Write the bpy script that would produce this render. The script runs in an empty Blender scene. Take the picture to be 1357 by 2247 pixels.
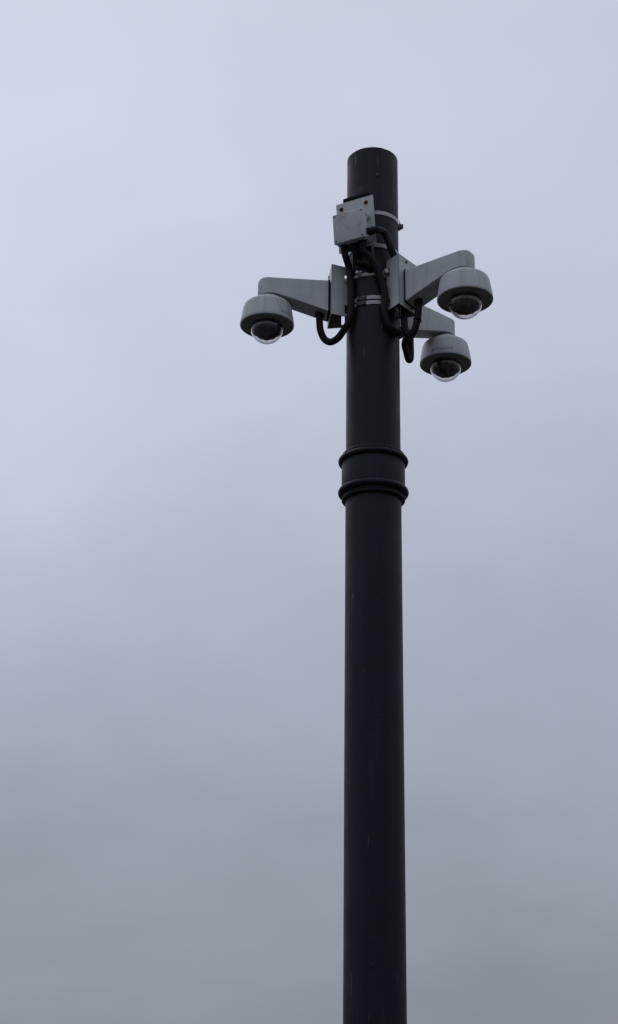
import bpy, bmesh, math, random
from mathutils import Vector, Matrix, noise

S = bpy.context.scene
COL = S.collection
PI = math.pi
R = math.radians

# ------------------------------------------------------------------ camera
EYE = 1.6                                   # eye height above the pavement, pole axis at the origin
PITCH, ROLL, FPX, HPX = 21.7822, 0.8437, 3200.0, 2247.0
th, ro = R(PITCH), R(ROLL)
fwd = Vector((0, math.cos(th), math.sin(th)))
up0 = Vector((0, -math.sin(th), math.cos(th)))
rt0 = Vector((1, 0, 0))
rt = math.cos(ro) * rt0 + math.sin(ro) * up0
up = -math.sin(ro) * rt0 + math.cos(ro) * up0
cd = bpy.data.cameras.new('camera')
cam = bpy.data.objects.new('camera', cd)
COL.objects.link(cam)
cd.sensor_fit = 'VERTICAL'
cd.sensor_height = 24.0
cd.lens = 24.0 * FPX / HPX
cd.clip_start, cd.clip_end = 0.05, 20000
m = Matrix((rt, up, -fwd)).transposed().to_4x4()
m.translation = Vector((-0.1946, -4.09, EYE))
cam.matrix_world = m
S.camera = cam

# ------------------------------------------------------------------ sky: Nishita behind a closed cloud deck
SUN_EL, SUN_ROT = 52.0, -25.0
W = bpy.data.worlds.new('World')
S.world = W
W.use_nodes = True
nt = W.node_tree
nt.nodes.clear()
N = nt.nodes.new
Lk = nt.links.new
out = N('ShaderNodeOutputWorld')
bg = N('ShaderNodeBackground')
bg.inputs['Strength'].default_value = 0.1
sky = N('ShaderNodeTexSky')
sky.sky_type = 'NISHITA'
sky.sun_disc = False
sky.sun_elevation = R(SUN_EL)
sky.sun_rotation = R(SUN_ROT)
tc = N('ShaderNodeTexCoord')
sep = N('ShaderNodeSeparateXYZ')
Lk(tc.outputs['Generated'], sep.inputs[0])
# direction projected on the flat cloud base, so the cloud texture closes up towards the horizon
zp = N('ShaderNodeMath'); zp.operation = 'ADD'; zp.inputs[1].default_value = 0.45
zm = N('ShaderNodeMath'); zm.operation = 'MAXIMUM'; zm.inputs[1].default_value = 0.0
Lk(sep.outputs['Z'], zm.inputs[0]); Lk(zm.outputs[0], zp.inputs[0])
dv = N('ShaderNodeVectorMath'); dv.operation = 'DIVIDE'
cb = N('ShaderNodeCombineXYZ')
for k in range(3):
    Lk(zp.outputs[0], cb.inputs[k])
Lk(tc.outputs['Generated'], dv.inputs[0]); Lk(cb.outputs[0], dv.inputs[1])
def sky_noise(scale, detail, dist, off):
    mp = N('ShaderNodeMapping'); mp.inputs['Location'].default_value = off
    Lk(dv.outputs[0], mp.inputs['Vector'])
    n = N('ShaderNodeTexNoise')
    n.inputs['Scale'].default_value = scale
    n.inputs['Detail'].default_value = detail
    n.inputs['Roughness'].default_value = 0.5
    n.inputs['Distortion'].default_value = dist
    Lk(mp.outputs[0], n.inputs['Vector'])
    return n
n1 = sky_noise(2.6, 3.0, 0.4, (1.86495, 8.15684, 0))
n2 = sky_noise(1.2, 2.0, 0.2, (3.06483, 10.67228, 0))
# the cloud deck's underside wavers: its elevation is nudged before the ramp
ad = N('ShaderNodeMath'); ad.operation = 'MULTIPLY_ADD'; ad.inputs[1].default_value = 0.16
Lk(n2.outputs['Fac'], ad.inputs[0]); 
zo = N('ShaderNodeMath'); zo.operation = 'ADD'; zo.inputs[1].default_value = -0.08
Lk(sep.outputs['Z'], zo.inputs[0]); Lk(zo.outputs[0], ad.inputs[2])
ramp = N('ShaderNodeValToRGB')
el = ramp.color_ramp.elements
stops = [(0.00, (0.236, 0.262, 0.310)), (0.05, (0.256, 0.283, 0.338)), (0.17, (0.330, 0.364, 0.432)), (0.30, (0.430, 0.463, 0.560)),
         (0.44, (0.540, 0.590, 0.705)), (0.545, (0.590, 0.630, 0.750)), (0.656, (0.615, 0.655, 0.765)), (1.0, (0.68, 0.71, 0.80))]
el[0].position, el[0].color = stops[0][0], stops[0][1] + (1,)
el[1].position, el[1].color = stops[-1][0], stops[-1][1] + (1,)
for p, c in stops[1:-1]:
    e = el.new(p); e.color = (c[0] * 1.0, c[1] * 1.004, c[2] * 1.0, 1)
Lk(ad.outputs[0], ramp.inputs[0])
mr = N('ShaderNodeMapRange')
mr.inputs['From Min'].default_value = 0.25; mr.inputs['From Max'].default_value = 0.75
mr.inputs['To Min'].default_value = 9.15; mr.inputs['To Max'].default_value = 10.7
Lk(n1.outputs['Fac'], mr.inputs['Value'])
n3 = sky_noise(7.5, 4.0, 0.6, (14.65541, 19.74375, 0))
m3 = N('ShaderNodeMapRange')
m3.inputs['From Min'].default_value = 0.28; m3.inputs['From Max'].default_value = 0.72
m3.inputs['To Min'].default_value = -0.26; m3.inputs['To Max'].default_value = 0.26
Lk(n3.outputs['Fac'], m3.inputs['Value'])
am = N('ShaderNodeMath'); am.operation = 'ADD'
Lk(mr.outputs['Result'], am.inputs[0]); Lk(m3.outputs['Result'], am.inputs[1])
sc = N('ShaderNodeVectorMath'); sc.operation = 'SCALE'
Lk(ramp.outputs['Color'], sc.inputs[0]); Lk(am.outputs[0], sc.inputs['Scale'])
# the deck is a little thinner, so brighter, on the left of the pole
gx = N('ShaderNodeMapRange'); gx.interpolation_type = 'SMOOTHSTEP'
gx.inputs['From Min'].default_value = -0.6; gx.inputs['From Max'].default_value = 0.6
gx.inputs['To Min'].default_value = 1.09; gx.inputs['To Max'].default_value = 0.91
Lk(sep.outputs['X'], gx.inputs['Value'])
sx = N('ShaderNodeVectorMath'); sx.operation = 'SCALE'
Lk(sc.outputs[0], sx.inputs[0]); Lk(gx.outputs['Result'], sx.inputs['Scale'])
mx = N('ShaderNodeMix'); mx.data_type = 'RGBA'; mx.inputs[0].default_value = 0.97
Lk(sky.outputs[0], mx.inputs[6]); Lk(sx.outputs[0], mx.inputs[7])
Lk(mx.outputs[2], bg.inputs['Color']); Lk(bg.outputs[0], out.inputs['Surface'])

sd = bpy.data.lights.new('sun', 'SUN')
sd.energy = 0.5
sd.angle = R(50)
sd.color = (1.0, 0.965, 0.92)
so = bpy.data.objects.new('sun', sd)
COL.objects.link(so)
sdir = Vector((math.sin(R(SUN_ROT)) * math.cos(R(SUN_EL)), math.cos(R(SUN_ROT)) * math.cos(R(SUN_EL)), math.sin(R(SUN_EL))))
so.rotation_euler = sdir.to_track_quat('Z', 'Y').to_euler()
so.location = sdir * 50

vs = S.view_settings
vs.view_transform = 'Standard'
vs.look = 'None'
vs.exposure = 0.0
vs.gamma = 1.0
vs.use_curve_mapping = False

# ------------------------------------------------------------------ materials
def base_mat(name):
    mt = bpy.data.materials.new(name)
    mt.use_nodes = True
    t = mt.node_tree
    b = t.nodes['Principled BSDF']
    return mt, t, b

def noise_node(t, scale, detail=3.0, rough=0.55, stretch=None, obj=True):
    c = t.nodes.new('ShaderNodeTexCoord')
    n = t.nodes.new('ShaderNodeTexNoise')
    n.inputs['Scale'].default_value = scale
    n.inputs['Detail'].default_value = detail
    n.inputs['Roughness'].default_value = rough
    src = c.outputs['Object']
    if stretch:
        mp = t.nodes.new('ShaderNodeMapping')
        mp.inputs['Scale'].default_value = stretch
        t.links.new(src, mp.inputs['Vector'])
        src = mp.outputs[0]
    t.links.new(src, n.inputs['Vector'])
    return n

def ramp_node(t, src, stops):
    r = t.nodes.new('ShaderNodeValToRGB')
    e = r.color_ramp.elements
    e[0].position, e[0].color = stops[0][0], tuple(stops[0][1]) + (1,)
    e[1].position, e[1].color = stops[-1][0], tuple(stops[-1][1]) + (1,)
    for p, c in stops[1:-1]:
        k = e.new(p); k.color = tuple(c) + (1,)
    t.links.new(src, r.inputs[0])
    return r

def mix_rgb(t, fac, a, b):
    x = t.nodes.new('ShaderNodeMix'); x.data_type = 'RGBA'
    for sock, v in ((0, fac), (6, a), (7, b)):
        if hasattr(v, 'is_output'):
            t.links.new(v, x.inputs[sock])
        elif sock == 0:
            x.inputs[0].default_value = v
        else:
            x.inputs[sock].default_value = tuple(v) + (1,)
    return x.outputs[2]

def bump(t, b, src, strength, dist=0.001):
    k = t.nodes.new('ShaderNodeBump')
    k.inputs['Strength'].default_value = strength
    k.inputs['Distance'].default_value = dist
    t.links.new(src, k.inputs['Height'])
    t.links.new(k.outputs[0], b.inputs['Normal'])

def paint(name, c0, c1, grime, amount, rough, spec=0.35, streak=(38, 38, 5)):
    """paint with a faint mottle, run-off streaks and grime specks"""
    mt, t, b = base_mat(name)
    a = noise_node(t, 14, 4)
    col = ramp_node(t, a.outputs['Fac'], [(0.3, c0), (0.7, c1)]).outputs['Color']
    s = noise_node(t, 1.0, 4, 0.6, streak)
    f = ramp_node(t, s.outputs['Fac'], [(0.5, (0, 0, 0)), (0.75, (amount,) * 3)])
    col = mix_rgb(t, f.outputs['Color'], col, grime)
    g = noise_node(t, 150, 3, 0.6)
    f2 = ramp_node(t, g.outputs['Fac'], [(0.63, (0, 0, 0)), (0.74, (amount,) * 3)])
    col = mix_rgb(t, f2.outputs['Color'], col, grime)
    t.links.new(col, b.inputs['Base Color'])
    rr = ramp_node(t, a.outputs['Fac'], [(0.2, (rough - 0.08,) * 3), (0.8, (rough + 0.1,) * 3)])
    t.links.new(rr.outputs['Color'], b.inputs['Roughness'])
    b.inputs['Specular IOR Level'].default_value = spec
    h = noise_node(t, 420, 2)
    bump(t, b, h.outputs['Fac'], 0.12, 0.0006)
    return mt

M = {}
def pole_mat():
    """black paint with dull run-off streaks, pale dust specks and a few long scuffs"""
    mt = paint('black pole paint', (0.0040, 0.0080, 0.0138), (0.0062, 0.0112, 0.0180), (0.018, 0.026, 0.037), 0.5, 0.50, 0.20, (24, 24, 1.3))
    t = mt.node_tree
    b = t.nodes['Principled BSDF']
    old = b.inputs['Base Color'].links[0].from_socket
    sp = noise_node(t, 75, 4, 0.7)
    f = ramp_node(t, sp.outputs['Fac'], [(0.66, (0, 0, 0)), (0.72, (0.5,) * 3)])
    col = mix_rgb(t, f.outputs['Color'], old, (0.055, 0.060, 0.066))
    sc_ = noise_node(t, 1.0, 3, 0.5, (70, 70, 7))
    f2 = ramp_node(t, sc_.outputs['Fac'], [(0.70, (0, 0, 0)), (0.745, (0.7,) * 3)])
    col = mix_rgb(t, f2.outputs['Color'], col, (0.085, 0.088, 0.092))
    br = noise_node(t, 3.2, 5, 0.65)
    f3 = ramp_node(t, br.outputs['Fac'], [(0.45, (0, 0, 0)), (0.72, (0.4,) * 3)])
    col = mix_rgb(t, f3.outputs['Color'], col, (0.0100, 0.0165, 0.0260))
    # pale marks seen near the top: a smear above the box and two short runs below the rim
    def mark(col, at, size, cut, amt, colour):
        c = t.nodes.new('ShaderNodeTexCoord')
        sb = t.nodes.new('ShaderNodeVectorMath'); sb.operation = 'SUBTRACT'; sb.inputs[1].default_value = at
        dv_ = t.nodes.new('ShaderNodeVectorMath'); dv_.operation = 'DIVIDE'; dv_.inputs[1].default_value = size
        ln = t.nodes.new('ShaderNodeVectorMath'); ln.operation = 'LENGTH'
        t.links.new(c.outputs['Object'], sb.inputs[0]); t.links.new(sb.outputs[0], dv_.inputs[0]); t.links.new(dv_.outputs[0], ln.inputs[0])
        k = t.nodes.new('ShaderNodeMapRange'); k.inputs['From Min'].default_value = 0.5; k.inputs['From Max'].default_value = 1.0
        k.inputs['To Min'].default_value = 1.0; k.inputs['To Max'].default_value = 0.0
        t.links.new(ln.outputs['Value'], k.inputs['Value'])
        nn = noise_node(t, 130, 4, 0.65)
        rr_ = ramp_node(t, nn.outputs['Fac'], [(cut, (0, 0, 0)), (cut + 0.15, (amt,) * 3)])
        mu = t.nodes.new('ShaderNodeMath'); mu.operation = 'MULTIPLY'
        t.links.new(k.outputs['Result'], mu.inputs[0]); t.links.new(rr_.outputs['Color'], mu.inputs[1])
        return mix_rgb(t, mu.outputs[0], col, colour)
    col = mark(col, (-0.0520, -0.0640, 2.7420 + EYE), (0.040, 0.040, 0.016), 0.40, 0.55, (0.075, 0.080, 0.088))
    col = mark(col, (-0.0578, -0.0609, 2.8620 + EYE), (0.0028, 0.0028, 0.030), 0.25, 0.8, (0.13, 0.135, 0.14))
    col = mark(col, (0.0130, -0.0830, 2.8450 + EYE), (0.0024, 0.004, 0.034), 0.35, 0.5, (0.07, 0.075, 0.08))
    t.links.new(col, b.inputs['Base Color'])
    return mt
M['pole'] = pole_mat()
M['white'] = paint('weathered white paint', (0.39, 0.42, 0.43), (0.455, 0.485, 0.485), (0.19, 0.21, 0.17), 0.42, 0.5, 0.3, (34, 34, 4))
M['trim'] = paint('dirty housing trim', (0.22, 0.245, 0.205), (0.31, 0.335, 0.29), (0.10, 0.135, 0.07), 0.75, 0.6, 0.2, (30, 30, 30))
M['steel'] = paint('galvanised strap steel', (0.34, 0.36, 0.38), (0.46, 0.48, 0.50), (0.22, 0.21, 0.19), 0.5, 0.42, 0.5, (60, 60, 60))
M['dark_steel'] = paint('dark steel', (0.020, 0.023, 0.028), (0.035, 0.038, 0.044), (0.05, 0.05, 0.05), 0.4, 0.5, 0.4)
M['rubber'] = paint('black conduit', (0.0055, 0.0065, 0.0105), (0.0085, 0.0100, 0.0150), (0.022, 0.023, 0.026), 0.35, 0.6, 0.18)
M['gasket'] = paint('black gasket', (0.006, 0.007, 0.009), (0.010, 0.011, 0.014), (0.02, 0.02, 0.02), 0.3, 0.8, 0.1)
M['rust'] = paint('rusty bolt', (0.055, 0.035, 0.022), (0.10, 0.042, 0.018), (0.22, 0.12, 0.05), 0.5, 0.8, 0.2)
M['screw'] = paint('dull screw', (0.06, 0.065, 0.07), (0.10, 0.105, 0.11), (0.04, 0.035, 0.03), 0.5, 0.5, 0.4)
M['print'] = paint('dark printed lettering', (0.06, 0.08, 0.09), (0.09, 0.11, 0.12), (0.24, 0.26, 0.26), 0.6, 0.6, 0.2)
M['emblem'] = paint('faded moulded emblem', (0.27, 0.285, 0.30), (0.33, 0.345, 0.36), (0.2, 0.2, 0.19), 0.4, 0.6, 0.2)

# lid paint: the same white paint with rust that ran from the bolt above onto its upper edge
def lid_mat():
    mt = paint('white lid paint with rust specks', (0.42, 0.445, 0.45), (0.49, 0.51, 0.51), (0.20, 0.21, 0.18), 0.55, 0.55, 0.3)
    t = mt.node_tree
    b = t.nodes['Principled BSDF']
    old = b.inputs['Base Color'].links[0].from_socket
    c = t.nodes.new('ShaderNodeTexCoord')
    d = t.nodes.new('ShaderNodeVectorMath'); d.operation = 'DISTANCE'
    d.inputs[1].default_value = (-0.022, 0.043, 0.0)
    mp = t.nodes.new('ShaderNodeMapping'); mp.vector_type = 'TEXTURE'
    mp.inputs['Scale'].default_value = (1, 1, 1)
    t.links.new(c.outputs['Object'], mp.inputs['Vector'])
    t.links.new(mp.outputs[0], d.inputs[0])
    near = t.nodes.new('ShaderNodeMapRange')
    near.inputs['From Min'].default_value = 0.008; near.inputs['From Max'].default_value = 0.026
    near.inputs['To Min'].default_value = 1; near.inputs['To Max'].default_value = 0
    t.links.new(d.outputs['Value'], near.inputs['Value'])
    n = noise_node(t, 230, 3, 0.6)
    r = ramp_node(t, n.outputs['Fac'], [(0.44, (0, 0, 0)), (0.58, (0.8,) * 3)])
    mu = t.nodes.new('ShaderNodeMath'); mu.operation = 'MULTIPLY'
    t.links.new(near.outputs['Result'], mu.inputs[0]); t.links.new(r.outputs['Color'], mu.inputs[1])
    t.links.new(mix_rgb(t, mu.outputs[0], old, (0.17, 0.10, 0.05)), b.inputs['Base Color'])
    return mt
M['lid'] = lid_mat()

def bubble_mat():
    mt, t, b = base_mat('clear dome plastic')
    b.inputs['Base Color'].default_value = (0.97, 0.97, 0.98, 1)
    b.inputs['Transmission Weight'].default_value = 1.0
    b.inputs['IOR'].default_value = 1.5
    n = noise_node(t, 55, 4, 0.6)
    r = ramp_node(t, n.outputs['Fac'], [(0.35, (0.01,) * 3), (0.8, (0.10,) * 3)])
    t.links.new(r.outputs['Color'], b.inputs['Roughness'])
    # a thin film of dust
    o = t.nodes['Material Output']
    df = t.nodes.new('ShaderNodeBsdfDiffuse'); df.inputs['Color'].default_value = (0.45, 0.46, 0.46, 1)
    d = ramp_node(t, n.outputs['Fac'], [(0.42, (0.02,) * 3), (0.75, (0.12,) * 3)])
    m1 = t.nodes.new('ShaderNodeMixShader')
    t.links.new(d.outputs['Color'], m1.inputs[0]); t.links.new(b.outputs[0], m1.inputs[1]); t.links.new(df.outputs[0], m1.inputs[2])
    t.links.new(m1.outputs[0], o.inputs['Surface'])
    return mt
M['bubble'] = bubble_mat()

mt, t, b = base_mat('lens glass')
b.inputs['Base Color'].default_value = (0.004, 0.005, 0.008, 1)
b.inputs['Roughness'].default_value = 0.05
M['lens'] = mt

def ground_mat():
    mt, t, b = base_mat('worn asphalt')
    a = noise_node(t, 0.35, 5, 0.6)
    c = noise_node(t, 90, 3, 0.7)
    c1 = ramp_node(t, a.outputs['Fac'], [(0.3, (0.030, 0.031, 0.033)), (0.7, (0.046, 0.046, 0.047))])
    c2 = ramp_node(t, c.outputs['Fac'], [(0.35, (0.55,) * 3), (0.7, (1.25,) * 3)])
    x = t.nodes.new('ShaderNodeMix'); x.data_type = 'RGBA'; x.blend_type = 'MULTIPLY'; x.inputs[0].default_value = 1
    t.links.new(c1.outputs['Color'], x.inputs[6]); t.links.new(c2.outputs['Color'], x.inputs[7])
    t.links.new(x.outputs[2], b.inputs['Base Color'])
    b.inputs['Roughness'].default_value = 0.85
    bump(t, b, c.outputs['Fac'], 0.4, 0.004)
    return mt
M['asphalt'] = ground_mat()

# ------------------------------------------------------------------ mesh helpers
def obj(name, bm, mat, parent=None, smooth=40, loc=None):
    bmesh.ops.recalc_face_normals(bm, faces=bm.faces[:])
    me = bpy.data.meshes.new(name)
    bm.to_mesh(me)
    bm.free()
    me.materials.append(mat)
    if smooth:
        me.shade_smooth()
        me.set_sharp_from_angle(angle=R(smooth))
    o = bpy.data.objects.new(name, me)
    COL.objects.link(o)
    if parent:
        o.parent = parent
    if loc is not None:
        o.location = loc
    return o

def thing(name, label, cat, loc=(0, 0, 0), rotz=0.0, group=None):
    o = bpy.data.objects.new(name, None)
    COL.objects.link(o)
    o.empty_display_size = 0.05
    o.location = loc
    o.rotation_euler = (0, 0, rotz)
    o['label'] = label
    o['category'] = cat
    if group:
        o['group'] = group
    return o

def copy_tree(o, parent=None):
    c = o.copy()
    COL.objects.link(c)
    c.parent = parent
    if parent:
        c.matrix_parent_inverse = o.matrix_parent_inverse.copy()
    for ch in list(o.children):
        copy_tree(ch, c)
    return c

def lathe(bm, prof, seg=64, mat=None, close=False):
    """revolve (r, z) pairs about the local z axis; r = 0 makes a pole vertex"""
    rings = []
    for r_, z_ in prof:
        if r_ < 1e-7:
            rings.append([bm.verts.new((0, 0, z_))])
        else:
            rings.append([bm.verts.new((r_ * math.cos(2 * PI * k / seg), r_ * math.sin(2 * PI * k / seg), z_)) for k in range(seg)])
    vs_ = [v for rg in rings for v in rg]
    pairs = list(zip(rings[:-1], rings[1:]))
    if close:
        pairs.append((rings[-1], rings[0]))
    for a, b_ in pairs:
        for k in range(seg):
            k2 = (k + 1) % seg
            if len(a) == 1 and len(b_) == 1:
                continue
            if len(a) == 1:
                bm.faces.new((a[0], b_[k], b_[k2]))
            elif len(b_) == 1:
                bm.faces.new((a[k], a[k2], b_[0]))
            else:
                bm.faces.new((a[k], a[k2], b_[k2], b_[k]))
    if mat is not None:
        bmesh.ops.transform(bm, matrix=mat, verts=vs_)
    return vs_

def axis_mat(p, d):
    """matrix that carries local z onto direction d at point p"""
    q = Vector(d).normalized().to_track_quat('Z', 'Y').to_matrix().to_4x4()
    q.translation = Vector(p)
    return q

def cyl(bm, p, d, r_, h, seg=20, bev=0.0):
    if bev:
        pr = [(0, 0), (r_ - bev, 0), (r_, bev), (r_, h - bev), (r_ - bev, h), (0, h)]
    else:
        pr = [(0, 0), (r_, 0), (r_, h), (0, h)]
    return lathe(bm, pr, seg, axis_mat(p, d))

def box(bm, lo, hi, bev=0.0, seg=2, mat=None):
    lo, hi = Vector(lo), Vector(hi)
    c = (lo + hi) / 2
    d = hi - lo
    vs_ = bmesh.ops.create_cube(bm, size=1.0, matrix=Matrix.Translation(c) @ Matrix.Diagonal((d.x, d.y, d.z, 1)))['verts']
    if bev:
        es = list({e for v in vs_ for e in v.link_edges})
        g = bmesh.ops.bevel(bm, geom=es, offset=bev, segments=seg, affect='EDGES', profile=0.5)
        vs_ = list({v for f in g['faces'] for v in f.verts} | {v for v in vs_ if v.is_valid})
    if mat is not None:
        bmesh.ops.transform(bm, matrix=mat, verts=vs_)
    return vs_

def catmull(pts, n=10):
    P = [Vector(p) for p in pts]
    P = [2 * P[0] - P[1]] + P + [2 * P[-1] - P[-2]]
    o = []
    for i in range(1, len(P) - 2):
        a, b_, c, d = P[i - 1:i + 3]
        for k in range(n):
            u = k / n
            o.append(0.5 * ((2 * b_) + (c - a) * u + (2 * a - 5 * b_ + 4 * c - d) * u * u + (-a + 3 * b_ - 3 * c + d) * u ** 3))
    o.append(P[-2])
    return o

def resample(pts, step):
    o = [pts[0]]
    acc = 0.0
    for a, b_ in zip(pts[:-1], pts[1:]):
        L_ = (b_ - a).length
        pos = step - acc
        while pos <= L_:
            o.append(a.lerp(b_, pos / L_))
            pos += step
        acc = (acc + L_) % step if L_ else acc
    if (o[-1] - pts[-1]).length > 1e-4:
        o.append(pts[-1])
    return o

def tube(bm, pts, r_, step=0.0016, seg=16, ridge=0.0, pitch=4):
    P = resample(catmull(pts, 14), step)
    t0 = (P[1] - P[0]).normalized()
    n0 = t0.orthogonal().normalized()
    prev = None
    first = last = None
    for i, p in enumerate(P):
        tg = (P[min(i + 1, len(P) - 1)] - P[max(i - 1, 0)]).normalized()
        n0 = (n0 - tg * n0.dot(tg)).normalized()
        bn = tg.cross(n0)
        rr = r_ * (1 + (ridge if i % pitch < pitch / 2 else -ridge))
        ring = [bm.verts.new(p + rr * (math.cos(2 * PI * k / seg) * n0 + math.sin(2 * PI * k / seg) * bn)) for k in range(seg)]
        if prev:
            for k in range(seg):
                bm.faces.new((prev[k], prev[(k + 1) % seg], ring[(k + 1) % seg], ring[k]))
        else:
            first = ring
        prev = ring
    bm.faces.new(first[::-1])
    bm.faces.new(prev)

def grid_plate(bm, us, vs_, f, thick, holes=()):
    """sheet of thickness `thick` over break lines us x vs_ with some cells left out; f(u, v, w) gives the point, w across the sheet"""
    nu, nv = len(us), len(vs_)
    V = {}
    def v(i, j, k):
        if (i, j, k) not in V:
            V[i, j, k] = bm.verts.new(f(us[i], vs_[j], k * thick))
        return V[i, j, k]
    solid = {(i, j) for i in range(nu - 1) for j in range(nv - 1)} - set(holes)
    for i, j in solid:
        for k in (0, 1):
            bm.faces.new((v(i, j, k), v(i + 1, j, k), v(i + 1, j + 1, k), v(i, j + 1, k)))
        for (a, b_, di, dj) in (((i, j), (i + 1, j), 0, -1), ((i, j + 1), (i + 1, j + 1), 0, 1), ((i, j), (i, j + 1), -1, 0), ((i + 1, j), (i + 1, j + 1), 1, 0)):
            if (i + di, j + dj) not in solid:
                bm.faces.new((v(*a, 0), v(*b_, 0), v(*b_, 1), v(*a, 1)))

def pol(r_, az, z):
    return Vector((r_ * math.cos(R(az)), r_ * math.sin(R(az)), z + EYE))

# ------------------------------------------------------------------ ground
bm = bmesh.new()
bmesh.ops.create_grid(bm, x_segments=1, y_segments=1, size=4000)
g = obj('ground', bm, M['asphalt'], smooth=None)
g['kind'] = 'structure'

# ------------------------------------------------------------------ pole
RU, RL = 0.0840, 0.0848
pole = thing('camera_pole', 'tall round black steel pole with a double ringed collar, carrying all the equipment', 'pole')
bm = bmesh.new()
lathe(bm, [(RL, 0.02), (RL, EYE + 1.70)], 96)
obj('lower_tube', bm, M['pole'], pole, 40)
bm = bmesh.new()
ztop = EYE + 2.8983
pr = [(RU, EYE + 1.80), (RU, ztop - 0.0045), (RU - 0.006, ztop - 0.0045), (RU - 0.009, ztop - 0.02), (0, ztop - 0.02)]
lathe(bm, pr, 96)
obj('upper_tube', bm, M['pole'], pole, 40)
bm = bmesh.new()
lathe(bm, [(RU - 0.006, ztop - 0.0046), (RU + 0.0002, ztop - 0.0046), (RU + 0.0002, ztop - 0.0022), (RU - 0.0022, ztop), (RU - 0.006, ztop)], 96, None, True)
for v in bm.verts:                                   # paler rim paints in the edge highlight; its top is a little rough
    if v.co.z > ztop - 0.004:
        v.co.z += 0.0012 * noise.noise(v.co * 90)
obj('highlight_rim', bm, M['screw'], pole, 40)

bm = bmesh.new()
e0 = EYE
prof = [(RU + 0.0002, 1.8235), (0.0930, 1.8232), (0.0950, 1.8222), (0.0956, 1.8205), (0.0957, 1.8150), (0.0950, 1.8115)]
n = 12
for k in range(n + 1):                               # upper bead
    a = PI / 2 - PI * k / n
    prof.append((0.0962 + 0.0112 * math.cos(a), 1.8010 + 0.0098 * math.sin(a)))
prof += [(0.0966, 1.7890), (0.0966, 1.7130)]
for k in range(n + 1):                               # lower bead
    a = PI / 2 - PI * k / n
    prof.append((0.0962 + 0.0115 * math.cos(a), 1.6985 + 0.0108 * math.sin(a)))
prof += [(0.0925, 1.6865), (0.0925, 1.6815)]
for k in range(9):                                   # small lip below
    a = PI / 2 - PI * k / 8
    prof.append((0.0895 + 0.0072 * math.cos(a), 1.6745 + 0.0058 * math.sin(a)))
prof += [(0.0870, 1.6672), (RL + 0.0002, 1.6655)]
lathe(bm, [(r_, z_ + e0) for r_, z_ in prof], 96)
obj('collar', bm, M['pole'], pole, 50)

def stud(name, r_, az, z, rad, h, parent, mat, seg=6):
    b2 = bmesh.new()
    cyl(b2, (0, 0, 0), (math.cos(R(az)), math.sin(R(az)), 0), rad, h, seg, rad * 0.2)
    return obj(name, b2, mat, parent, 30, pol(r_ - 0.001, az, z))
stud('bolt', RU, -82.2, 2.7879, 0.0052, 0.0040, pole, M['dark_steel'])
stud('plug', RL, -97.4, 0.319, 0.0060, 0.0022, pole, M['pole'], 16)
bm = bmesh.new()                                     # two short weld beads
for a0, a1 in ((-117.2, -114.2), (-112.8, -111.6)):
    tube(bm, [pol(RL + 0.0004, a0 + (a1 - a0) * q / 3, 0.4711) for q in range(4)], 0.0011, 0.0008, 8)
obj('weld_bead', bm, M['dark_steel'], pole, 60)
bm = bmesh.new()
lathe(bm, [(RL + 0.0005, 0.0), (0.185, 0.0), (0.185, 0.022), (0.182, 0.025), (RL + 0.0005, 0.025)], 48)
obj('base_plate', bm, M['pole'], pole, 40)
for k in range(4):
    b2 = bmesh.new()
    cyl(b2, (0, 0, 0), (0, 0, 1), 0.016, 0.022, 6, 0.003)
    obj('anchor_nut', b2, M['dark_steel'], pole, 30, (0.145 * math.cos(PI / 4 + k * PI / 2), 0.145 * math.sin(PI / 4 + k * PI / 2), 0.0245))

# ------------------------------------------------------------------ brackets and dome cameras, built about the pole axis then turned to each azimuth
ZB, S0 = 2.286, 0.138                                # bottom of the adapter plate, its distance from the pole axis
def lp(s, t, z):                                     # bracket coordinates -> local to the bracket's Empty
    return Vector((s - S0, t, z - ZB))
brk = thing('mounting_bracket', '', 'bracket', group='camera brackets strapped round the pole')
ZT = 2.467
bm = bmesh.new()
grid_plate(bm, [-0.050, 0.050], [ZB, ZT], lambda u, v_, w: lp(0.1360 + w, u, v_), 0.0035)
es = [e for e in bm.edges]
bmesh.ops.bevel(bm, geom=es, offset=0.0009, segments=2, affect='EDGES')
obj('front_plate', bm, M['white'], brk, 40)
for sg in (1, -1):
    bm = bmesh.new()
    # u runs from the front plate back to the pole; slots near the pole end for the straps
    def wing(u, v_, w, sg=sg):
        s_ = 0.1362 - 0.0565 * u
        t_ = 0.0500 - 0.0165 * u
        return lp(s_, sg * (t_ - w), v_)
    us = [0.0, 0.02, 0.72, 0.90, 1.0]
    vz = [ZB + 0.0006, ZB + 0.010, ZB + 0.042, ZT - 0.062, ZT - 0.030, ZT - 0.0006]
    grid_plate(bm, us, vz, wing, 0.0032, holes=[(2, 1), (2, 3)])
    obj('side_flange', bm, M['white'], brk, 30)
bm = bmesh.new()                                     # added unseen cap that keeps sky light out of the channel
w0 = [bm.verts.new(lp(*p)) for p in ((0.1358, 0.0465, ZT - 0.006), (0.0900, 0.0331, ZT - 0.006), (0.0900, -0.0331, ZT - 0.006), (0.1358, -0.0465, ZT - 0.006))]
w1 = [bm.verts.new(v.co - Vector((0, 0, 0.003))) for v in w0]
bm.faces.new(w0); bm.faces.new(w1[::-1])
for k in range(4):
    bm.faces.new((w0[k], w0[(k + 1) % 4], w1[(k + 1) % 4], w1[k]))
obj('light_block_cap', bm, M['white'], brk, 30)
bm = bmesh.new()
box(bm, lp(0.1396, -0.0335, 2.3020), lp(0.1462, 0.0335, 2.4185), 0.001, 1)
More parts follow.
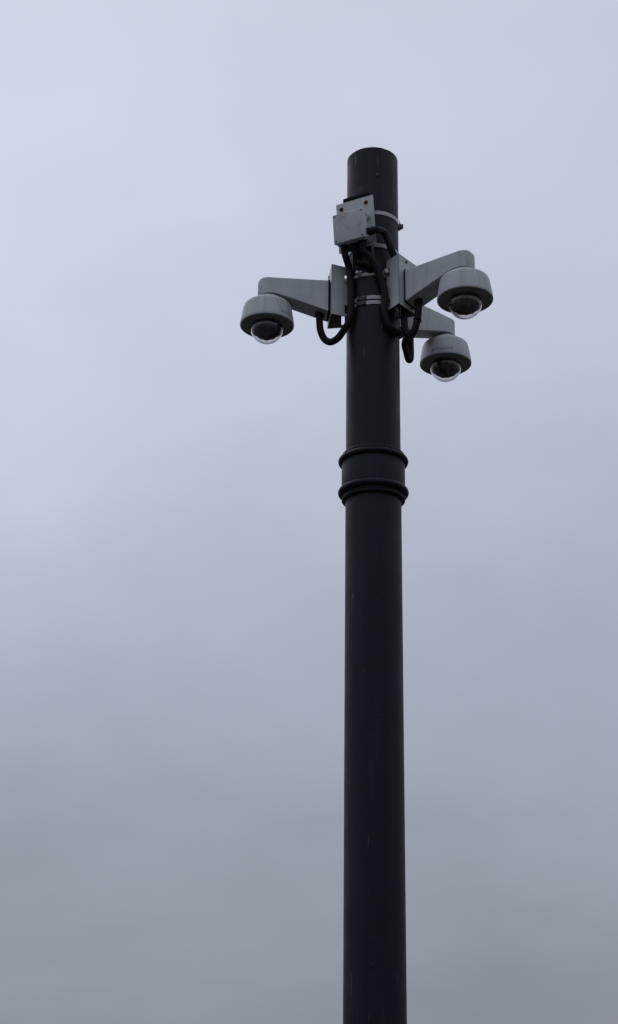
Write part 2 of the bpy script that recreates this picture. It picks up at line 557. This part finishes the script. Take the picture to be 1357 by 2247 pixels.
obj('gasket', bm, M['gasket'], brk, 40)
for zz, tt in ((2.4530, -0.010), (2.2945, 0.014)):
    b2 = bmesh.new()
    cyl(b2, (0, 0, 0), (1, 0, 0), 0.0048, 0.0042, 6, 0.0008)
    obj('bolt', b2, M['dark_steel'], brk, 30, lp(0.1390, tt, zz))

# the arm: a deep box that tapers towards a half-round tip
bm = bmesh.new()
HW, SC, S1 = 0.0360, 0.3335, 0.1460
SM = SC + HW
stat = [S1 + (SC - S1) * k / 12 for k in range(13)] + [SC + HW * math.sin(PI / 2 * k / 14) for k in range(1, 14)] + [SM - 0.00008]
secs = []
for s_ in stat:
    h = HW if s_ <= SC else math.sqrt(max(HW * HW - (s_ - SC) ** 2, 1e-8))
    zb = min(2.3030 + 0.345 * (s_ - S1), 2.3595)
    zt = 2.4160 + 0.003 * (s_ - S1) / 0.2
    fT = 0.013
    if s_ > SM - fT:
        zt -= fT * (1 - math.sqrt(max(0.0, 1 - ((s_ - SM + fT) / fT) ** 2)))
    fs = min(0.007, h * 0.8)
    half = [(h - 0.0008 if h > 0.002 else h, zb), (h, zb + 0.0008)] + [(h - fs + fs * math.cos(PI / 2 * k / 5), zt - fs + fs * math.sin(PI / 2 * k / 5)) for k in range(6)]
    sec = [(t_, z_) for t_, z_ in half] + [(-t_, z_) for t_, z_ in reversed(half)]
    secs.append([bm.verts.new(lp(s_, t_, z_)) for t_, z_ in sec])
for a, b_ in zip(secs[:-1], secs[1:]):
    n_ = len(a)
    for k in range(n_):
        bm.faces.new((a[k], a[(k + 1) % n_], b_[(k + 1) % n_], b_[k]))
bm.faces.new(secs[0]); bm.faces.new(secs[-1][::-1])
arm_o = obj('arm', bm, M['white'], brk, 35)
bm = bmesh.new()                                     # cable entry: a nut under the arm
cyl(bm, lp(0.1705, 0, 2.2985), (0, 0, 1), 0.0150, 0.0180, 6, 0.001)
obj('gland_nut', bm, M['rubber'], arm_o, 30)
bm = bmesh.new()                                     # dark seal between the arm's tip and the camera cap
lathe(bm, [(0, 0), (0.0325, 0), (0.0325, 0.0050), (0, 0.0050)], 40, Matrix.Translation(lp(SC + 0.002, 0, 2.3550)))
obj('seal', bm, M['gasket'], arm_o, 30)

# ---- dome camera; origin at the centre of its rim
RIMZ, ARM_R = 2.257, 0.3368
dome = thing('dome_camera', '', 'camera', group='dome cameras hanging from the arms')
bm = bmesh.new()
prof = [(0.0790, 0.0020), (0.0838, 0.0006), (0.0850, 0.0012), (0.0856, 0.0030), (0.0856, 0.0065), (0.0850, 0.0125), (0.0830, 0.0260), (0.0802, 0.0440), (0.0778, 0.0580),
        (0.0766, 0.0640), (0.0748, 0.0690), (0.0718, 0.0730), (0.0675, 0.0764), (0.0600, 0.0812), (0.0530, 0.0846), (0.0478, 0.0868),
        (0.0470, 0.0885), (0.0470, 0.0915), (0.0455, 0.0930), (0.0400, 0.0945), (0.0345, 0.0950), (0.0335, 0.0960), (0.0335, 0.0982), (0, 0.0982)]
lathe(bm, prof, 80)
house = obj('housing', bm, M['white'], dome, 32)
bm = bmesh.new()
prof = [(0.0500, 0.0060), (0.0500, 0.0020), (0.0520, 0.0008), (0.0560, 0.0020), (0.0600, 0.0026), (0.0755, 0.0016), (0.0770, 0.0004), (0.0805, -0.0008), (0.0828, -0.0004),
        (0.0836, 0.0008), (0.0830, 0.0020), (0.0780, 0.0030)]
lathe(bm, prof, 80)
trim = obj('trim_ring', bm, M['trim'], dome, 50)
for k in range(3):
    b2 = bmesh.new()
    cyl(b2, (0, 0, 0), (0, 0, -1), 0.0030, 0.0012, 10, 0.0004)
    obj('screw', b2, M['screw'], trim, 30, (0.0680 * math.cos(k * 2 * PI / 3 + 0.5), 0.0680 * math.sin(k * 2 * PI / 3 + 0.5), 0.0022))
bm = bmesh.new()
RB, ZBB = 0.0528, -0.0050
prof = [(RB * math.cos(-a), ZBB - RB * math.sin(a)) for a in [R(q) for q in range(-6, 90, 4)]] + [(0, ZBB - RB)]
RI = RB - 0.0022
prof += [(RI * math.cos(a), ZBB - RI * math.sin(a)) for a in [R(q) for q in range(86, -10, -4)]]
prof.insert(RB and prof.index((0, ZBB - RB)) + 1, (0, ZBB - RI))
# two shells closed by their rim: real wall thickness
k0 = prof.index((0, ZBB - RB))
ro_ = lathe(bm, prof[:k0 + 1], 72)
ri_ = lathe(bm, prof[k0 + 1:], 72)
a_, b_ = ro_[:72], ri_[-72:]
for k in range(72):
    bm.faces.new((a_[k], a_[(k + 1) % 72], b_[(k + 1) % 72], b_[k]))
obj('bubble', bm, M['bubble'], dome, 80)
# inside: a black carrier with a gimballed lens barrel, aimed differently in each camera (turned with the part)
carrier = bpy.data.objects.new('lens_module', None)
bm = bmesh.new()
lathe(bm, [(0, 0.0015), (0.0490, 0.0015), (0.0490, -0.0040), (0.0455, -0.0120), (0.0425, -0.0160), (0.0400, -0.0240), (0.0365, -0.0310), (0.0300, -0.0370), (0.0180, -0.0400), (0, -0.0405)], 40)
for v in bm.verts:                                    # uneven lower edge: circuit boards, cables and brackets
    if v.co.z < -0.010:
        v.co.z *= 0.91
        v.co.x *= 0.99
        v.co.y *= 0.99
        q = noise.noise(v.co * 75)
        v.co.x *= 1 + 0.07 * q
        v.co.y *= 1 + 0.07 * q
        v.co.z *= 1 + 0.10 * noise.noise(v.co * 90 + Vector((3, 1, 2)))
dz = Vector((0.62, 0.0, -0.78)).normalized()
cyl(bm, dz * 0.014, dz, 0.0150, 0.0250, 24, 0.0012)
for sg in (1, -1):
    box(bm, (-0.012, sg * 0.0205 - 0.003, -0.0360), (0.012, sg * 0.0205 + 0.003, -0.01), 0.0012, 1)
box(bm, (-0.032, -0.010, -0.0290), (-0.018, 0.012, -0.01), 0.001, 1)
mod = obj('lens_module', bm, M['gasket'], dome, 30)
bm = bmesh.new()
lathe(bm, [(0, 0.0022), (0.006, 0.0019), (0.0105, 0.0008), (0.0120, 0.0), (0, 0.0)], 24, axis_mat(dz * 0.0388, dz))
obj('lens', bm, M['lens'], mod, 40)

def lettering(text, width, height, z0, parent, az):
    """raised-ink lettering bent round the housing"""
    cu = bpy.data.curves.new('lettering', 'FONT')
    cu.body = text
    cu.size = 1.0
    cu.resolution_u = 3
    cu.space_character = 1.12
    tmp = bpy.data.objects.new('lettering_source', cu)
    COL.objects.link(tmp)
    bpy.context.view_layer.update()
    me = bpy.data.meshes.new_from_object(tmp.evaluated_get(bpy.context.evaluated_depsgraph_get()))
    bpy.data.objects.remove(tmp)
    b2 = bmesh.new()
    b2.from_mesh(me)
    bpy.data.meshes.remove(me)
    bmesh.ops.triangulate(b2, faces=b2.faces[:])
    bmesh.ops.subdivide_edges(b2, edges=[e for e in b2.edges if e.calc_length() > 0.25], cuts=2)
    xs = [v.co.x for v in b2.verts]; ys = [v.co.y for v in b2.verts]
    x0, x1, y0, y1 = min(xs), max(xs), min(ys), max(ys)
    for v in b2.verts:
        z = z0 + (v.co.y - y0) / (y1 - y0) * height
        r_ = 0.0850 + (0.0778 - 0.0850) * (z - 0.0125) / (0.0580 - 0.0125) + 0.0006
        a = ((v.co.x - x0) / (x1 - x0) - 0.5) * width / r_
        v.co = Vector((r_ * math.cos(a), r_ * math.sin(a), z))
    o = obj('lettering', b2, M['print'], parent, None)
    o.rotation_euler.z = R(az)
    return o
letters = lettering('AVIGILON', 0.0715, 0.0105, 0.0135, house, 0)

# azimuth of arm and camera, turn of the adapter plate, azimuths of the lettering and of the lens, all about the vertical
UNITS = [(-36.0, -3.5, 100.0, -62.0, 'R'), (-176.6, 2.8, -33.0, -88.0, 'L'), (41.6, 0.0, -104.0, -70.0, 'B')]
BL = {'R': 'white bracket with its arm reaching right, nearest to the viewer',
      'L': 'white bracket on the left side of the pole, its arm reaching left',
      'B': 'white bracket mostly hidden behind the pole, carrying the lowest camera'}
DL = {'R': 'highest white dome camera, right of the pole, no lettering in view',
      'L': 'white dome camera hanging alone left of the pole',
      'B': 'lowest white dome camera, right of the pole, lettering across its front'}
for i, (az, dp, tx, ln, key) in enumerate(UNITS):
    bk = brk if i == 0 else copy_tree(brk)
    dm = dome if i == 0 else copy_tree(dome)
    a = R(az)
    bk.location = (S0 * math.cos(a), S0 * math.sin(a), EYE + ZB)
    bk.rotation_euler.z = a
    bk['label'] = BL[key]
    dm.location = (ARM_R * math.cos(a), ARM_R * math.sin(a), EYE + RIMZ)
    dm.rotation_euler.z = a
    dm['label'] = DL[key]
    # the adapter pieces turn about the pole axis by dp
    T = Matrix.Translation((-S0, 0, 0)) @ Matrix.Rotation(R(dp), 4, 'Z') @ Matrix.Translation((S0, 0, 0))
    for ch in bk.children:
        nm = ch.name.split('.')[0]
        if nm in ('front_plate', 'side_flange', 'light_block_cap', 'bolt'):
            ch.matrix_local = T @ Matrix.Translation(ch.location)
    for ch in dm.children:
        nm = ch.name.split('.')[0]
        if nm == 'lens_module':
            ch.rotation_euler.z = R(ln - az)
        for gc in ch.children:
            if gc.name.split('.')[0] == 'lettering':
                gc.rotation_euler.z = R(tx - az)

# ------------------------------------------------------------------ junction box: leans forward from the pole
BAZ, BTAU, BRHO = R(-117.7), R(7.26), R(0.54)
n0 = Vector((math.cos(BAZ), math.sin(BAZ), 0)); t0_ = Vector((-math.sin(BAZ), math.cos(BAZ), 0)); z0_ = Vector((0, 0, 1))
bn = math.cos(BTAU) * n0 - math.sin(BTAU) * z0_
bv = math.cos(BTAU) * z0_ + math.sin(BTAU) * n0
tv = math.cos(BRHO) * t0_ + math.sin(BRHO) * bv
bv = -math.sin(BRHO) * t0_ + math.cos(BRHO) * bv
bv = bn.cross(tv).normalized()
bc = n0 * 0.165 + z0_ * (2.5546 + EYE) + tv * -0.0074
jb = thing('junction_box', 'small white square junction box on a taller white back plate with two rusty bolts', 'junction box')
BM = Matrix((tv, bv, bn)).transposed().to_4x4()
BM.translation = bc
jb.matrix_world = BM
def BP(t_, v_, d_):
    return BM @ Vector((t_, v_, d_))
bm = bmesh.new()
box(bm, (-0.0640, -0.0585, -0.0590), (0.0674, 0.1147, -0.0550), 0.0016, 2)
plate = obj('back_plate', bm, M['white'], jb, 40)
for x_, y_ in ((-0.0455, 0.0925), (0.0420, 0.0935)):
    b2 = bmesh.new()
    lathe(b2, [(0, 0), (0.0072, 0), (0.0072, 0.0012), (0.0050, 0.0014), (0, 0.0014)], 20)
    cyl(b2, (0, 0, 0.0010), (0, 0, 1), 0.0046, 0.0042, 6, 0.0008)
    obj('bolt', b2, M['rust'], plate, 30, (x_, y_, -0.0551))
bm = bmesh.new()
box(bm, (-0.0525, -0.0490, -0.0552), (0.0525, 0.0490, -0.0100), 0.0030, 2)
box(bm, (0.0515, -0.0440, -0.0540), (0.0560, -0.0370, -0.0180), 0.001, 1)      # moulded ribs on the right side
box(bm, (0.0515, 0.0330, -0.0540), (0.0545, 0.0380, -0.0180), 0.001, 1)
body = obj('body', bm, M['white'], jb, 40)
bm = bmesh.new()
box(bm, (-0.0542, -0.0508, -0.0104), (0.0542, 0.0508, 0.0), 0.0028, 3)
lid = obj('lid', bm, M['lid'], jb, 40)
for x_ in (-1, 1):
    for y_ in (-1, 1):
        b2 = bmesh.new()
        lathe(b2, [(0, 0.0002), (0.0020, 0.0002), (0.0025, 0.0008), (0.0029, 0.0001), (0.0029, -0.0012), (0, -0.0012)], 16)
        obj('screw', b2, M['screw'], lid, 30, (x_ * 0.0462, y_ * 0.0432, 0.0001))
bm = bmesh.new()                                      # faint square emblem of four short bars in the middle
for lo, hi in (((-0.011, -0.006), (-0.0085, 0.006)), ((-0.007, 0.0035), (0.0005, 0.006)), ((-0.007, -0.006), (-0.001, -0.0042)), ((0.0, -0.004), (0.0022, 0.0015))):
    box(bm, (lo[0], lo[1] - 0.004, -0.0002), (hi[0], hi[1] - 0.004, 0.0003), 0, 1)
obj('emblem', bm, M['emblem'], lid, None)
b2 = bmesh.new()                                      # blanking plug on the right side
lathe(b2, [(0, 0.0012), (0.0062, 0.0012), (0.0074, 0.0030), (0.0088, 0.0030), (0.0092, 0.0), (0, 0.0)], 24, axis_mat((0.0523, 0.0195, -0.0330), (1, 0, 0)))
plug = obj('plug', b2, M['white'], body, 30)
b2 = bmesh.new()
cyl(b2, (0.0530, 0.0195, -0.0330), (1, 0, 0), 0.0060, 0.0012, 20)
obj('plug_cap', b2, M['gasket'], body, 30)
def gland(p, d):
    b3 = bmesh.new()
    cyl(b3, p, d, 0.0150, 0.0060, 6, 0.0008)
    cyl(b3, Vector(p) + Vector(d) * 0.0055, d, 0.0128, 0.0150, 20, 0.0012)
    obj('gland', b3, M['rubber'], body, 30)
gland((0.0524, -0.0235, -0.0300), (1, 0, 0))
gland((-0.0330, -0.0489, -0.0320), (0, -1, 0))
gland((0.0300, -0.0489, -0.0320), (0, -1, 0))
gland((-0.0020, -0.0489, -0.0380), (0, -1, 0))
# dark channel that spaces the plate off the pole
bm = bmesh.new()
inv = BM.inverted()
box(bm, (-0.0470, -0.0500, -0.0790), (0.0450, 0.1090, -0.0592), 0.0015, 1)
box(bm, (-0.0420, 0.0950, -0.0900), (0.0540, 0.1330, -0.0592), 0.006, 3)
obj('spacer_channel', bm, M['gasket'], jb, 40)
bm = bmesh.new()                                      # dark block filling the dark area below the box, against the pole
box(bm, (-0.0240, -0.1220, -0.0900), (0.0480, -0.0500, -0.0640), 0.002, 1)
obj('dark_block', bm, M['dark_steel'], jb, 40)
b2 = bmesh.new()                                      # short stub hanging under the left end of the box
cyl(b2, (-0.0430, -0.0489, -0.0440), (0, -1, 0), 0.0090, 0.0120, 8, 0.0012)
obj('drain_plug', b2, M['rubber'], body, 30)

# ------------------------------------------------------------------ steel bands
def band(label, z, h, r_, tilt=0.0, tilt_az=0.0, az_buckle=None, kind=None, az0=0):
    o = thing('steel_band', label, 'steel band', (0, 0, EYE + z), 0, 'steel bands clamped round the pole')
    b3 = bmesh.new()
    th_ = 0.0009
    vs_ = lathe(b3, [(r_, -h / 2), (r_ + th_, -h / 2), (r_ + th_ * 1.4, 0), (r_ + th_, h / 2), (r_, h / 2)], 96, None, True)
    for v in vs_:
        a = math.atan2(v.co.y, v.co.x)
        v.co.z += tilt * math.cos(a - R(tilt_az)) + 0.0005 * math.sin(3 * a + z * 40)
    obj('strap', b3, M['steel'], o, 30)
    if az_buckle is not None:
        T2 = Matrix.Rotation(R(az_buckle), 4, 'Z') @ Matrix.Translation((r_, 0, tilt * math.cos(R(az_buckle - tilt_az))))
        b4 = bmesh.new()
        if kind == 'tail':
            # folded wing clip standing off the pole, and the bent free end of the strap
            box(b4, (-0.0005, -0.011, -0.0085), (0.0052, 0.011, 0.0085), 0.0012, 2, T2)
            bkl = obj('buckle', b4, M['dark_steel'], o, 30)
            b5 = bmesh.new()
            vv = [((0.002, 0.010, -0.0065)), ((0.0085, 0.006, -0.0065)), ((0.0165, -0.002, -0.005)), ((0.0150, -0.007, -0.005)), ((0.004, -0.010, -0.0065))]
            lo = [b5.verts.new(T2 @ Vector(p)) for p in vv]
            hi = [b5.verts.new(T2 @ (Vector(p) + Vector((0, 0, 0.013)))) for p in vv]
            b5.faces.new(lo[::-1]); b5.faces.new(hi)
            for k in range(5):
                b5.faces.new((lo[k], lo[(k + 1) % 5], hi[(k + 1) % 5], hi[k]))
            obj('clip_wing', b5, M['dark_steel'], o, 30)
            b6 = bmesh.new()
            tube(b6, [T2 @ Vector(p) for p in ((0.004, 0.0, 0.002), (0.0062, 0.003, 0.012), (0.0055, 0.005, 0.022), (0.0030, 0.006, 0.031))], 0.0011, 0.002, 8)
            obj('strap_tail', b6, M['dark_steel'], o, 50)
        elif kind == 'wing':
            # wing seal: two folded ears over the strap
            box(b4, (-0.0003, -0.0165, -h / 2 - 0.0012), (0.0030, 0.0165, h / 2 + 0.0012), 0.0009, 2, T2)
            bkl = obj('buckle', b4, M['dark_steel'], o, 30)
            for sg in (1, -1):
                b5 = bmesh.new()
                box(b5, (0.0028, sg * 0.0105 - 0.0035, -h / 2 - 0.001), (0.0058, sg * 0.0105 + 0.0035, h / 2 + 0.001), 0.0012, 2, T2)
                obj('ear', b5, M['dark_steel'], bkl, 30)
    return o
band('topmost steel band, beside the box, with a loose clip at right', 2.6440, 0.0135, RU + 0.0009, 0.004, 20, 4, 'tail')
band('plain steel band below the box, crossed by the dark cable at its right', 2.5210, 0.0140, RU + 0.0009, 0.002, 0)
b_c = band('short dull steel band between the two white brackets with hexagon clamp heads', 2.4155, 0.0105, RU + 0.0009, 0.0, 0)
band('upper one of the two close steel bands low between the brackets', 2.3305, 0.0125, RU + 0.0009, 0.0012, -40, -117.0, 'wing')
band('lower one of the two close steel bands low between the brackets', 2.3125, 0.0125, RU + 0.0009, 0.0012, -40, -118.0, 'wing')
for az_, z_, rr, hh in ((-67.0, 0.0070, 0.0088, 0.008), (-121.5, 0.0040, 0.0062, 0.010)):
    b4 = bmesh.new()
    T2 = Matrix.Rotation(R(az_), 4, 'Z') @ Matrix.Translation((RU + 0.001, 0, z_))
    box(b4, (0, -0.006, -0.007), (0.010, 0.006, 0.006), 0.001, 1, T2)
    ck = obj('clamp_block', b4, M['steel'], b_c, 30)
    b5 = bmesh.new()
    vs_ = cyl(b5, (0.0095, 0, 0), (1, 0, 0), rr, hh, 6, 0.001)
    vs2 = cyl(b5, (0.0095, 0.0118, 0.0), (1, 0, 0), 0.0028, hh * 0.7, 8, 0.0004)
    bmesh.ops.transform(b5, matrix=T2, verts=[v for v in b5.verts])
    obj('hexagon_head', b5, M['steel'], ck, 30)

# ------------------------------------------------------------------ conduits
def frame_pt(az, s, t_, z):
    a = R(az)
    return Vector((s * math.cos(a) - t_ * math.sin(a), s * math.sin(a) + t_ * math.cos(a), z + EYE))
def conduit(label, pts, r_=0.0112, ties=()):
    o = thing('cable_conduit', label, 'cable', pts[0], 0, 'black cables from the box to the cameras')
    o0 = Vector(pts[0])
    b3 = bmesh.new()
    tube(b3, [Vector(p) - o0 for p in pts], r_, 0.0015, 18, 0.010, 4)
    obj('hose', b3, M['rubber'], o, 75)
    for p, d in ties:
        b4 = bmesh.new()
        lathe(b4, [(r_ - 0.0004, -0.0022), (r_ + 0.0016, -0.0022), (r_ + 0.0016, 0.0022), (r_ - 0.0004, 0.0022)], 20, axis_mat(Vector(p) - o0, d), True)
        box(b4, (r_, -0.003, -0.003), (r_ + 0.0085, 0.002, 0.0025), 0.0006, 1, axis_mat(Vector(p) - o0, d))
        obj('cable_tie', b4, M['gasket'], o, 30)
    return o
aL, aR, aB = -176.6, -36.0, 41.6
q = BP(-0.0330, -0.066, -0.0320)
conduit('black cable from the left end of the box, looping under the left bracket arm',
        [q, BP(-0.0330, -0.080, -0.034), pol(0.1010, -141.5, 2.450), pol(0.0990, -138.5, 2.400), pol(0.0985, -137.0, 2.350), pol(0.0985, -138.0, 2.290), pol(0.0995, -144, 2.252),
         frame_pt(aL, 0.0985, 0.030, 2.2330), frame_pt(aL, 0.1149, 0.014, 2.2160), frame_pt(aL, 0.1357, 0.004, 2.2090), frame_pt(aL, 0.1545, 0, 2.2210), frame_pt(aL, 0.1670, 0, 2.2510), frame_pt(aL, 0.1705, 0, 2.2850), frame_pt(aL, 0.1705, 0, 2.3040)])
conduit('black cable from the right side of the box, looping below the right arm',
        [BP(0.069, -0.0235, -0.0300), BP(0.082, -0.0235, -0.0300), pol(0.1190, -75.0, 2.5500), pol(0.1170, -68.0, 2.5250), pol(0.1160, -61.0, 2.4900), frame_pt(aR, 0.1120, -0.022, 2.4550),
         frame_pt(aR, 0.1160, -0.010, 2.4100), frame_pt(aR, 0.1180, 0, 2.3300), frame_pt(aR, 0.1175, 0, 2.2600), frame_pt(aR, 0.1230, 0, 2.2200), frame_pt(aR, 0.1375, 0, 2.1985),
         frame_pt(aR, 0.1545, 0, 2.2120), frame_pt(aR, 0.1660, 0, 2.2480), frame_pt(aR, 0.1705, 0, 2.2850), frame_pt(aR, 0.1705, 0, 2.3040)],
        ties=[(frame_pt(aR, 0.1655, 0, 2.2460), (0.25, -0.18, 0.95))])
conduit('black cable down the pole front, ending in a narrow hanging loop behind it',
        [BP(0.0300, -0.066, -0.0320), BP(0.0300, -0.078, -0.0345), pol(0.1080, -92, 2.4450), pol(0.0990, -80.5, 2.4020), pol(0.0985, -73.5, 2.3700), pol(0.0985, -70.5, 2.3300), pol(0.0985, -70.5, 2.2700),
         pol(0.0985, -62, 2.2280), pol(0.0985, -44, 2.2150), pol(0.0990, -20, 2.2350), pol(0.1050, 4, 2.2600), pol(0.1240, 24, 2.2720), frame_pt(aB, 0.1440, 0, 2.2650), frame_pt(aB, 0.1520, 0, 2.2360),
         frame_pt(aB, 0.1605, 0, 2.2140), frame_pt(aB, 0.1685, 0, 2.2180), frame_pt(aB, 0.1710, 0, 2.2420), frame_pt(aB, 0.1708, 0, 2.2750), frame_pt(aB, 0.1705, 0, 2.3040)])
conduit('short black cable from under the box into the pole just above the dull band',
        [BP(-0.0020, -0.066, -0.0380), BP(-0.0010, -0.082, -0.0430), BP(0.0000, -0.1050, -0.0520), pol(0.1030, -99.5, 2.4420), pol(0.0930, -98.5, 2.4310), pol(0.0840, -98.0, 2.4270)], 0.0105)
